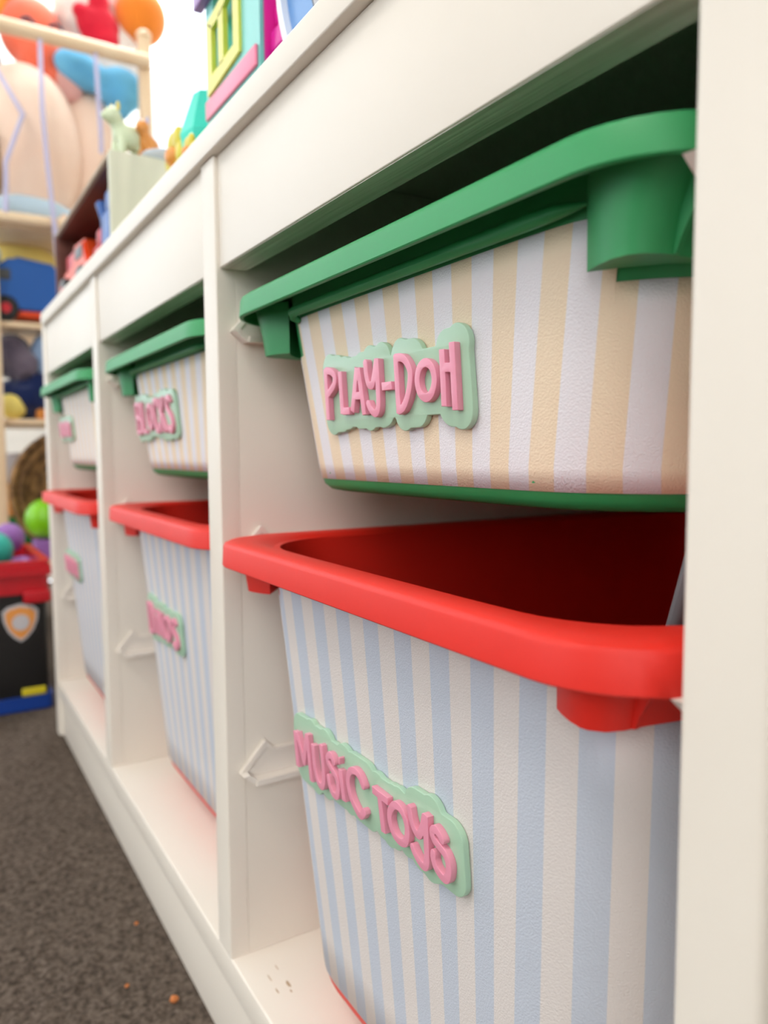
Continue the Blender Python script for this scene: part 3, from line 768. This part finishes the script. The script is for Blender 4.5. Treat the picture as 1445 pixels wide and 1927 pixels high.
def flower(label, loc, c1, c2, sc=1.0):
    t = thing('toy_flower', label, 'toy flower', loc)
    obj('pot', lathe([(0.1, 0), (0.8*sc, 0), (1.0*sc, 1.2*sc), (0.1, 1.2*sc)]), c2, t); obj('stem', tube([(0, 0, 1.2*sc), (0, -0.1, 2.3*sc)], 0.15*sc, 8), 'green', t)
    for k in range(6): obj('petal', ball((0.62*sc*cos(k*pi/3), -0.15, 2.9*sc+0.62*sc*sin(k*pi/3)), (0.42*sc, 0.2*sc, 0.42*sc), 12), c1, t)
    obj('centre', ball((0, -0.3, 2.9*sc), 0.35*sc, 12), 'orange', t)
# low stack of blocks lifting the flowers behind the front edge
flower('bright yellow toy flower on the unit top between box and doll house', (-53.8, 5.2, ZT), 'yellow', 'ball_yellow', 2.35)
flower('orange yellow toy flower just left of the doll house', (-43.9, 3.2, ZT), 'yellow', 'orange', 1.25)
t = thing('toy_gem', 'faceted teal toy gem cup on the unit top left of the doll house', 'toy', (-48.0, 5.9, ZT)); t.scale = (0.95, 0.95, 1.18)
bm = bmesh.new(); add_lathe(bm, [(0.1, 0), (1.9, 0), (1.7, 2.8), (2.3, 5.6), (1.2, 8.2), (0.1, 8.4)], n=7); obj('gem', bm, 'bright_teal', t, 10)
obj('collar', lathe([(1.6, 2.5), (2.0, 2.5), (2.0, 3.1), (1.6, 3.1)]), 'teal', t)

# doll house
dh = thing('doll_house', 'teal plastic doll house with yellow window frames and a pink base strip', 'doll house', (-38, 9, ZT))
ZO = 0
def dbox(nm, x0, x1, y0, y1, z0, z1, m, par=None, bev=0.1): return obj(nm, box(x0+38, x1+38, y0-9, y1-9, z0-ZT, z1-ZT, bev), m, par or dh)
wall_b = bmesh.new()
# front wall with two openings, built as strips round them
def wb(x0, x1, z0, z1): add_box(wall_b, x0+38, x1+38, -5.0, -4.75, z0-ZT, z1-ZT)
wb(-42.7, -33.1, ZT, 61.9); wb(-42.7, -41.2, 61.9, 76); wb(-37.0, -33.1, 61.9, 76); wb(-41.2, -37.0, 67.0, 76); wb(-39.6, -39.0, 61.9, 67.0)
wf = obj('front_wall', wall_b, 'teal', dh, 0)
fr = bmesh.new()
def prism_y(bm, poly, y0, y1): add_prism(bm, [(x+38, z-ZT) for x, z in poly], 'y', y0, y1)
prism_y(fr, [(-42.0, 61.1), (-41.1, 62.2), (-41.1, 65.4), (-42.0, 65.9)], -5.2, -4.85)
prism_y(fr, [(-42.0, 61.1), (-36.0, 61.6), (-37.0, 62.4), (-41.1, 62.2)], -5.2, -4.85)
prism_y(fr, [(-36.0, 61.6), (-36.0, 67.6), (-37.0, 66.2), (-37.0, 62.4)], -5.2, -4.85)
prism_y(fr, [(-39.7, 62.2), (-38.8, 62.2), (-38.8, 65.6), (-39.7, 65.4)], -5.2, -4.85)
prism_y(fr, [(-42.0, 65.9), (-41.1, 65.2), (-39.3, 65.3), (-37.0, 66.3), (-36.0, 67.6), (-36.6, 68.4), (-37.6, 66.6), (-39.4, 66.2)], -5.2, -4.85)
obj('window_frame', fr, 'window_yellow', dh, 20)
dbox('base_strip', -42.6, -33.4, 3.8, 4.02, 59.7, 60.95, 'rose')
dbox('back_wall', -42.6, -22, 15.5, 16.1, ZT, 76, 'bright_teal')
dbox('floor', -42.6, -26, 4.7, 15.4, 59.3, 59.9, 'bright_teal')
dbox('inner_wall', -42.5, -34.6, 4.6, 4.8, 59.95, 75.9, 'bright_teal')
dbox('roof_edge', -43.6, -39.8, 3.4, 4.05, 67.3, 69.0, 'purple')
dbox('roof', -43, -32.8, 3.6, 16.1, 76, 77, 'purple')
for k in range(9): dbox('stair', -33.1, -31.3, 4.6+k*0.3, 7.0+k*0.3, 60.3+k*1.6, 61.6+k*1.6, 'magenta', None, 0.2)
dbox('stair_wall', -33.75, -33.12, 4.27, 15.4, 59.9, 76, 'magenta')
# round clear case with a blue toy in it
cs = thing('bubble_case', 'round toy case with white rim and blue face in front of the doll house', 'toy case', (-21.6, 5.2, ZT))
obj('rim', lathe([(8.7, -1.2), (9.2, -1.2), (9.35, -0.6), (9.35, 0.6), (9.2, 1.2), (8.7, 1.2), (8.6, 0)], (0, 0, 9.35), 'y', 56), 'clear_rim', cs)
obj('back_shell', lathe([(0.1, 1.15), (8.8, 1.15), (8.8, -0.8), (0.1, -0.9)], (0, 0, 9.35), 'y', 48), 'jeans_blue', cs)
obj('strap', tube([(-4.9, -1.0, 13.5), (-5.6, -1.0, 10.5), (-5.2, -1.0, 7.5), (-4.2, -1.0, 5.0)], 0.22), 'black', cs)
obj('strap', tube([(-3.0, -1.1, 15.5), (-3.0, -1.1, 10.5), (-2.9, -1.1, 7.2)], 0.6), 'brown_stick', cs)
obj('figure', ball((-2.6, -1.1, 5.6), (1.5, 0.8, 1.5)), 'silver', cs)

# ============================================================ rack of soft toys beyond the unit
rk = thing('toy_rack', 'pale pine rack with rails and elastic cords, filled with soft toys', 'toy rack', (-166, 14.5, 0))
def rbox(nm, x0, x1, y0, y1, z0, z1, m='pine', bev=0.3): return obj(nm, box(x0+166, x1+166, y0-14.5, y1-14.5, z0, z1, bev), m, rk)
XF, XB, YL, YR = -150, -184, -0.6, 29.4
for (x, y) in ((XF-2.4, YL-1.8), (XF-2.4, YR-2.4), (XB, YL-1.8), (XB, YR-2.4)):
    rbox('post', x, x+2.4, y, y+2.4, 0, 119.5 if y > 5 else (79 if x > -160 else 119.5))
for z in (14.4, 42.4, 60.8):
    rbox('shelf', XB+2.4, XF-2.5, YL, YR-2.4, z, z+1.1)
rbox('shelf', XB+2.4, XF-1.2, YL+0.7, YR-2.4, 78.9, 80.0)
def rrail(z, y0, y1, r=1.25): return obj('rail', tube([(XF+166+0.6, y0-14.5, z), (XF+166+0.6, y1-14.5, z)], r, 16), 'pine', rk)
rrail(114.3, -14.0, 28.6, 1.35); rrail(80.3, -14.0, 13.5, 1.1)
obj('cap', lathe([(0.1, 0), (1.5, 0), (1.5, 0.8), (1.0, 1.3), (0.1, 1.4)], (XF+166-1.2, YR-14.5-1.2, 119.5)), 'pine', rk)
def cord(pts): return obj('elastic_cord', tube([(p[0]+166, p[1]-14.5, p[2]) for p in pts], 0.42, 10), 'lavender', rk)
cord([(XF+0.9, 8.6, 113.4), (XF+2.8, 8.3, 108), (XF+3.4, 8.2, 100), (XF+3.4, 8.6, 92), (XF+2.6, 9.3, 84), (XF+1.8, 9.9, 78)])
cord([(XF+0.9, 18.4, 113.4), (XF+2.4, 18.3, 106), (XF+2.4, 18.6, 98), (XF+1.4, 18.8, 94.6)])
cord([(XF+0.9, 0.2, 113.4), (XF+2.6, 0.6, 106), (XF+3.4, 4.9, 98.2), (XF+2.8, 1.8, 89.4), (XF+1.4, 1.6, 81)])
cord([(XF+0.9, 9.9, 79.4), (XF+0.9, 10.2, 73.5)])
RG = 'soft toys in the top basket of the pine rack'
def soft(name, label, loc, rz=0): return thing(name, label, 'soft toy', loc, rz, RG)
def eyes(t, pts, r=0.4, m='black'):
    for p in pts: obj('eye', ball(p, r, 12), m, t)
# big cream toys with round bodies
t = soft('plush_bear', 'large cream round bellied soft toy pressed against the elastic cords', (-157, 8.0, 80.1))
blob('body', [((0, -0.2, 15.6), (7.6, 8.9, 15.4)), ((-1.0, -1.5, 26), (5, 6.4, 6))], 'cream_plush', t, 0.6, 0)
for s in (-1, 1): obj('foot', ball((3.4, s*4.2, 2.0), (2.6, 2.6, 2.0)), 'cream_plush', t)
t = soft('plush_bear', 'smaller cream soft toy behind the second elastic cord', (-161, 19.2, 80.1))
blob('body', [((0, 0.0, 15.6), (6.5, 7.8, 15.4))], 'cream_plush', t, 0.6, 0)
for s in (-1, 1): obj('foot', ball((4.4, s*3.4-2, 1.9), (2.4, 2.2, 1.9)), 'cream_plush', t)
t = soft('plush_blanket', 'pale blue soft toy lying flat at the bottom of the basket', (-153.2, 4.4, 80.1))
blob('body', [((0.2, 2.0, 3.0), (2.6, 7.5, 2.8)), ((0.6, -3.5, 2.4), (2.3, 4.5, 2.2)), ((0, 8.6, 2.2), (2.2, 3.0, 2.0))], 'pale_blue_plush', t, 0.5, 0)
t = soft('plush_cushion', 'tan cushion with dark brush marks at the left edge of the basket', (-154, -2.2, 83.8))
blob('body', [((0, 0, 8.3), (2.8, 5.4, 8.2)), ((0, 0.3, 13), (2.4, 4.4, 4))], 'brown_plush', t, 0.5, 0)
obj('brush_mark', tube([(2.75, 0.8, 7.2), (2.9, 2.6, 9.0), (2.9, 1.6, 10.2), (2.9, 3.2, 11.0), (2.8, 2.0, 12.0)], 0.35, 8), 'black', t)
# toys piled behind: coral monkey, white dog with red bib, blue bone, orange ball
t = soft('plush_monkey', 'coral faced soft toy with orange hair and closed eyes behind the top rail', (-161.5, 7.6, 106.4))
blob('head', [((0, 1.2, 13.5), (5.0, 6.0, 6.6)), ((1.4, 2.6, 8.5), (4.0, 4.4, 5.2)), ((2, 5.0, 3), (3.2, 3.4, 4.6))], 'coral_plush', t, 0.5, 0)
blob('hair', [((-0.6, -1.0, 19.4), (3.2, 3.6, 1.7)), ((-0.8, -3.8, 16.4), (2.8, 1.8, 2.8))], 'orange_hair', t, 0.4, 0)
for y in (0.0, 5.0): obj('eye', tube([(5.2, y-1.2, 13.2), (5.5, y, 13.8), (5.2, y+1.2, 13.0)], 0.35, 8), 'grey_cloth', t)
obj('hand', ball((3.6, 7.0, 3.4), (2.2, 3.0, 3.2)), 'pink_plush', t)
t = soft('plush_dog', 'fluffy white soft toy with a red bib in the top right of the basket', (-162.5, 22.3, 110.8))
blob('body', [((0, 2.6, 8.5), (5.6, 6.6, 8.4)), ((0.4, -4.2, 16), (5.0, 5.0, 6.0)), ((0.8, 4.6, 19.5), (4.6, 4.6, 3.6))], 'white_plush', t, 0.5, 0.3)
blob('bib', [((4.6, -1.4, 12.0), (2.0, 4.3, 4.1)), ((4.8, -1.2, 16.3), (1.6, 2.1, 3.2)), ((4.8, -4.6, 14), (1.4, 1.8, 1.6)), ((5.0, 0.2, 9.6), (1.6, 2.6, 2.2))], 'red_plush', t, 0.4, 0.15)
t = soft('plush_bone', 'bright blue soft toy with two rounded lobes behind the right of the top rail', (-156.2, 20.6, 105.2))
blob('body', [((0, -3.4, 7.4), (2.8, 5.6, 3.4), -0.35), ((0.6, 3.8, 5.2), (3.2, 4.8, 4.4)), ((0, 3.4, 1.8), (2.4, 2.6, 2.4))], 'blue_plush', t, 0.5, 0)
t = soft('plush_fin', 'blue soft toy wing sticking up just above the top rail', (-159.8, 13.6, 107))
blob('body', [((0, 0, 5), (1.6, 3.4, 5.2), -0.5), ((0, 2.4, 3.2), (1.5, 3.0, 3.0))], 'blue_plush', t, 0.4, 0)
t = soft('plush_ball', 'round orange soft toy at the top right of the basket', (-158.5, 29.6, 121.6))
obj('body', ball((0, 0, 5.6), (5.2, 5.2, 5.6)), 'orange_plush', t); obj('ear', ball((0.5, -3, 10.4), (1.5, 1.5, 2)), 'orange_plush', t)
t = soft('plush_owl', 'pale grey and blue soft toy at the far left behind the top rail', (-164.5, -0.6, 104))
blob('body', [((0, 0, 8), (4.5, 4.6, 8)), ((0, -0.5, 16.5), (4.2, 4.2, 4.4))], 'pale_blue_plush', t, 0.5, 0)
eyes(t, [(4.2, 0.8, 17.4), (4.2, -1.8, 17.4)], 0.6)
# middle shelf
t = thing('plush_duck', 'yellow soft toy curled on the shelf above the blue toy car', 'soft toy', (-165.5, 6.0, 62.0)); t.scale = (1, 1.1, 1.06)
blob('body', [((0, 0.0, 12.0), (4.0, 7.2, 5.0)), ((0.6, 5.0, 9.8), (3.4, 4.6, 3.2), -0.5), ((0, -1, 5), (5, 6, 4.9)), ((1.4, -1.8, 9.0), (3.6, 2.6, 2.6))], 'yellow_plush', t, 0.5, 0)
obj('scarf', tube([(4.6, -1.8, 11.2), (5.2, 0.8, 11.4), (4.9, 2.8, 10.0), (4.4, 4.2, 8.4)], 0.6, 10), 'red_plush', t)
t = thing('plush_mouse', 'pale blue and white soft toy at the left of the blue toy car', 'soft toy', (-155.5, -1.4, 62.0))
blob('body', [((0, 0, 6.4), (2.8, 3.4, 4.4)), ((0, -0.4, 12.4), (2.2, 3.0, 3.2)), ((0, -0.6, 2.4), (2.6, 2.6, 2.4))], 'pale_blue_plush', t, 0.4, 0)
eyes(t, [(2.4, 0.6, 12.8), (2.4, -1.4, 12.8)], 0.35)
t = thing('toy_leaf_cushion', 'dark green cushion behind the yellow soft toy', 'cushion', (-172.5, 10.5, 62)); blob('body', [((0, 0, 8.2), (2.4, 6.0, 8.2))], 'green_cloth', t, 0.5, 0); obj('button', ball((2.4, 0, 8.5), 0.6, 12), 'toy_red', t)
car = thing('toy_car', 'bright blue toy car with dark wheels on the rack shelf', 'toy car', (-157.2, 6.6, 61.95), 1.5708); car.scale = (1.16, 1.16, 1.2)
prof = [(-7.2, 1.4), (7.2, 1.4), (7.6, 4.0), (6.0, 6.4), (3.6, 9.6), (-3.2, 10.4), (-5.8, 8.6), (-7.6, 5.4)]
bm = bmesh.new(); add_prism(bm, prof, 'y', -3.6, 3.6); bmesh.ops.bevel(bm, geom=list(bm.edges), offset=0.7*S, segments=3, affect='EDGES')
obj('body', bm, 'car_blue', car)
for s in (-1, 1):
    obj('window', box(-5.6, -3.6, s*3.45-0.2, s*3.45+0.2, 6.4, 8.2, 0.15), 'dark_grey', car)
    for x in (-4.6, 4.6):
        wl = obj('wheel', lathe([(0.01, -0.7), (1.7, -0.7), (2.0, -0.4), (2.0, 0.4), (1.7, 0.7), (0.01, 0.7)], (x, s*3.5, 2.0), 'y', 24), 'black', car)
        obj('hub', lathe([(0.01, -0.8), (0.8, -0.8), (0.8, 0.8), (0.01, 0.8)], (x, s*3.5, 2.0), 'y', 16), 'toy_red', wl)
obj('bumper', box(-7.9, 7.9, -3.2, 3.2, 1.0, 1.9, 0.3), 'toy_orange', car)
# clothes and cloth below
t = thing('folded_clothes', 'crumpled dark navy and grey clothes stuffed on the shelf under the blue toy car', 'clothes', (-159, 5.2, 43.5)); t.scale = (1, 1, 1.2)
blob('navy_garment', [((0, 0, 3.6), (6, 6.6, 3.6)), ((1.5, 2.6, 5.6), (4.6, 4.4, 2.8))], 'navy_cloth', t, 0.5, 0.5)
blob('grey_garment', [((0, -2.6, 10.4), (5.4, 3.8, 3.6)), ((1.6, -1.0, 8.6), (4.2, 3.4, 2.8))], 'grey_cloth', t, 0.5, 0.5)
blob('denim_garment', [((1.4, 3.6, 11.2), (4.0, 3.2, 3.2)), ((2.4, 3.4, 8.4), (2.8, 2.4, 2.4))], 'pale_denim', t, 0.5, 0.5)
tag(obj('toy_ball', ball((0, 0, 2.6), 2.6), 'ball_yellow', None, loc=(-155.4, 2.0, 43.5)), 'pale yellow ball on the rack shelf under the dark clothes', 'ball')
t = thing('toy_peach', 'orange toy fruit beside the pale yellow ball', 'toy fruit', (-156.4, 7.2, 43.5)); obj('fruit', ball((0, 0, 2.4), (2.2, 2.2, 2.4)), 'orange', t); obj('stalk', tube([(0, 0, 4.6), (0.2, 0.3, 5.4)], 0.2, 8), 'brown_stick', t)
t = thing('doll', 'small bare armed doll leaning behind the toy fruit', 'doll', (-157.0, 11.6, 43.5))
blob('body', [((0, 0, 3.2), (1.3, 1.6, 2.6)), ((0, 0.2, 7.2), (1.6, 1.6, 1.8)), ((1.2, -2.0, 4.4), (0.6, 2.4, 0.6), 0.5), ((1, 1.6, 1.2), (1.9, 0.7, 0.8)), ((1, -0.8, 1.0), (1.9, 0.7, 0.8))], 'pink_plush', t, 0.3, 0)
obj('hair', ball((-0.4, 0.2, 8.0), (1.7, 1.8, 1.6)), 'red_plush', t); eyes(t, [(1.5, -0.4, 7.4), (1.5, 0.8, 7.4)], 0.2)
# lower shelf: round rattan basket, odd toys
bk = thing('rattan_basket', 'round woven rattan basket standing on edge on the low rack shelf', 'basket', (-163, 14.6, 15.5))
RB = 13.4
def torus(R, r, c, sq=1.0):
    bm = bmesh.new(); rings = []
    for i in range(56):
        a = 2*pi*i/56; rings.append([(c[0]+r*sq*sin(2*pi*k/10), c[1]+(R+r*cos(2*pi*k/10))*cos(a), c[2]+(R+r*cos(2*pi*k/10))*sin(a)) for k in range(10)])
    return add_loft(bm, rings, ring_close=True)
obj('rim', torus(RB-0.8, 0.8, (0.6, 0, RB)), 'rattan', bk); obj('rim', torus(RB-2.3, 0.55, (0.9, 0, RB)), 'rattan', bk)
for k in range(7): obj('coil', torus(RB-3.6-k*1.3, 0.62, (-0.2-0.12*k, 0, RB)), 'rattan', bk)
obj('backing', lathe([(0.1, -1.2), (RB-1.2, -1.2), (RB-1.2, -0.6), (0.1, -0.6)], (0, 0, RB), 'x', 40), 'rattan', bk)
t = thing('soft_block', 'orange and green fabric block on the low rack shelf left of the basket', 'toy block', (-172, 2.9, 15.5)); obj('cube', box(-4, 4, -4, 4, 0, 8, 0.8), 'green_cloth', t); obj('cube', box(-3.8, 3.8, -3.8, 3.8, 8.05, 15, 0.8), 'orange', t); obj('cube', box(-3.6, 3.6, -3.4, 3.6, 15.05, 21.5, 0.8), 'silver', t)

# ============================================================ tub of balls on the floor
cr = thing('storage_crate', 'black storage crate with red rim, blue base and a shield emblem on the carpet', 'storage crate', (-119, -15, 0))
CX0, CX1, CY0, CY1 = -12.5, 10.9, -17.5, 16.2
def crate_ring(x0, x1, y0, y1, z, r=1.2, n=5):
    pts = []
    for cx, cy, a0 in ((x1-r, y1-r, 0), (x0+r, y1-r, pi/2), (x0+r, y0+r, pi), (x1-r, y0+r, 1.5*pi)):
        for k in range(n): a = a0+(pi/2)*k/(n-1); pts.append((cx+r*cos(a), cy+r*sin(a), z))
    return pts
def shell(z0, z1, g, th=0.5):
    bm = bmesh.new()
    add_loft(bm, [crate_ring(CX0-g, CX1+g, CY0-g, CY1+g, z0), crate_ring(CX0-g, CX1+g, CY0-g, CY1+g, z1), crate_ring(CX0-g+th, CX1+g-th, CY0-g+th, CY1+g-th, z1, 1.0), crate_ring(CX0-g+th, CX1+g-th, CY0-g+th, CY1+g-th, z0, 1.0)], ring_close=True)
    return bm
obj('wall', shell(2.0, 17.0, -0.4, 0.6), 'black', cr)
bm = bmesh.new(); add_loft(bm, [crate_ring(CX0, CX1, CY0, CY1, 0.0), crate_ring(CX0, CX1, CY0, CY1, 0.6), crate_ring(CX0, CX1, CY0, CY1, 2.0)]); obj('base', bm, 'lid_blue', cr)
obj('upper_band', shell(16.9, 19.6, 0.0, 0.9), 'deep_red', cr); obj('rim', shell(19.55, 20.5, 0.7, 1.8), 'deep_red', cr); obj('rim_lip', shell(20.45, 21.6, 0.2, 1.2), 'deep_red', cr)
obj('handle', box(10.85, 11.7, 12.6, 16.2, 15.6, 17.4, 0.3), 'deep_red', cr)
for k in range(5):
    y = 12.0-6.9*k
    obj('dash', box(10.4, 10.85, y, y+3.2, 2.05, 3.2, 0.2), 'yellow', cr)
def shield(sc, x0, x1, m, nm, par):
    P_ = [(-1, .62), (-.7, .86), (0, 1.0), (.7, .86), (1, .62), (.94, .1), (.7, -.42), (.34, -.8), (0, -1.0), (-.34, -.8), (-.7, -.42), (-.94, .1)]
    return obj(nm, add_prism(bmesh.new(), [(12.2+y*sc*0.86, 12.8+z*sc) for y, z in P_], 'x', x0, x1), m, par)
em = shield(2.75, 10.4, 10.7, 'silver', 'emblem', cr)
shield(2.3, 10.7, 10.8, 'orange', 'emblem_field', em)
obj('emblem_disc', lathe([(0.05, 10.8), (1.15, 10.8), (1.15, 10.9), (0.05, 10.9)], (0, 12.2, 12.9), 'x', 24), 'silver', em)
BALLS = [('lime', (-157.4, 7.5, 23.7), 4.1, 'bright lime green ball in front of the round rattan basket'),
 ('ball_teal', (-117.5, -5.4, 22.3), 3.0, 'teal ball on top of the pile in the crate, left of the purple ones'),
 ('purple', (-125.0, -2.4, 23.4), 2.4, 'purple ball on top of the pile beside the teal ball'),
 ('purple', (-119.6, -1.2, 18.4), 2.6, 'purple ball half sunk between the teal and lime balls')]
i = 0
for c, p, r, lab in BALLS:
    tag(obj('play_ball', ball((0, 0, 0), r), c, None, loc=p), lab, 'ball', 'coloured play balls by the rack and crate')
t = thing('toy_block', 'low dark purple toy block under the lime green ball', 'toy block', (-157.4, 7.5, 15.5)); obj('block', box(-2.6, 2.6, -2.6, 2.6, 0, 4.1, 0.4), 'purple', t); obj('stud', lathe([(0.1, 4.0), (1.0, 4.0), (1.0, 4.15), (0.1, 4.15)]), 'purple', t)
bl = thing('toy_blanket', 'dark folded blanket filling the black crate under the balls', 'blanket', (-119.5, -15, 0.6))
blob('cloth', [((0, 0, 7.5), (10.2, 15.0, 7.4)), ((2, 9, 9), (7, 6, 6.5)), ((2, -8, 9), (7, 6, 6.5))], 'navy_cloth', bl, 0.9, 0.6)
obj('hem', tube([(9.0, -11, 12.5), (9.4, -4, 13.2), (9.2, 3, 13.4), (9, 10, 12.8)], 0.4, 8), 'pale_denim', bl)
# crumbs on the carpet
for k, (x, y, sc, lab) in enumerate(((-38.4, -1.2, 0.30, 'orange crumb on the carpet close to the plinth, largest of the crumbs'), (-48.4, -1.3, 0.16, 'tiny orange crumb on the carpet farther along the plinth'), (-41.5, -3.6, 0.16, 'tiny tan crumb on the carpet away from the plinth'))):
    bm = bmesh.new(); bmesh.ops.create_icosphere(bm, subdivisions=2, radius=sc*S)
    for v in bm.verts: v.co *= 1+0.35*noise.noise(v.co*900+Vector((k, 0, 0))); v.co.z *= 0.9; v.co.x *= 0.7
    tag(obj('crumb', bm, 'crumb', None, loc=(x, y, 0.02+sc*0.5)), lab, 'crumb')
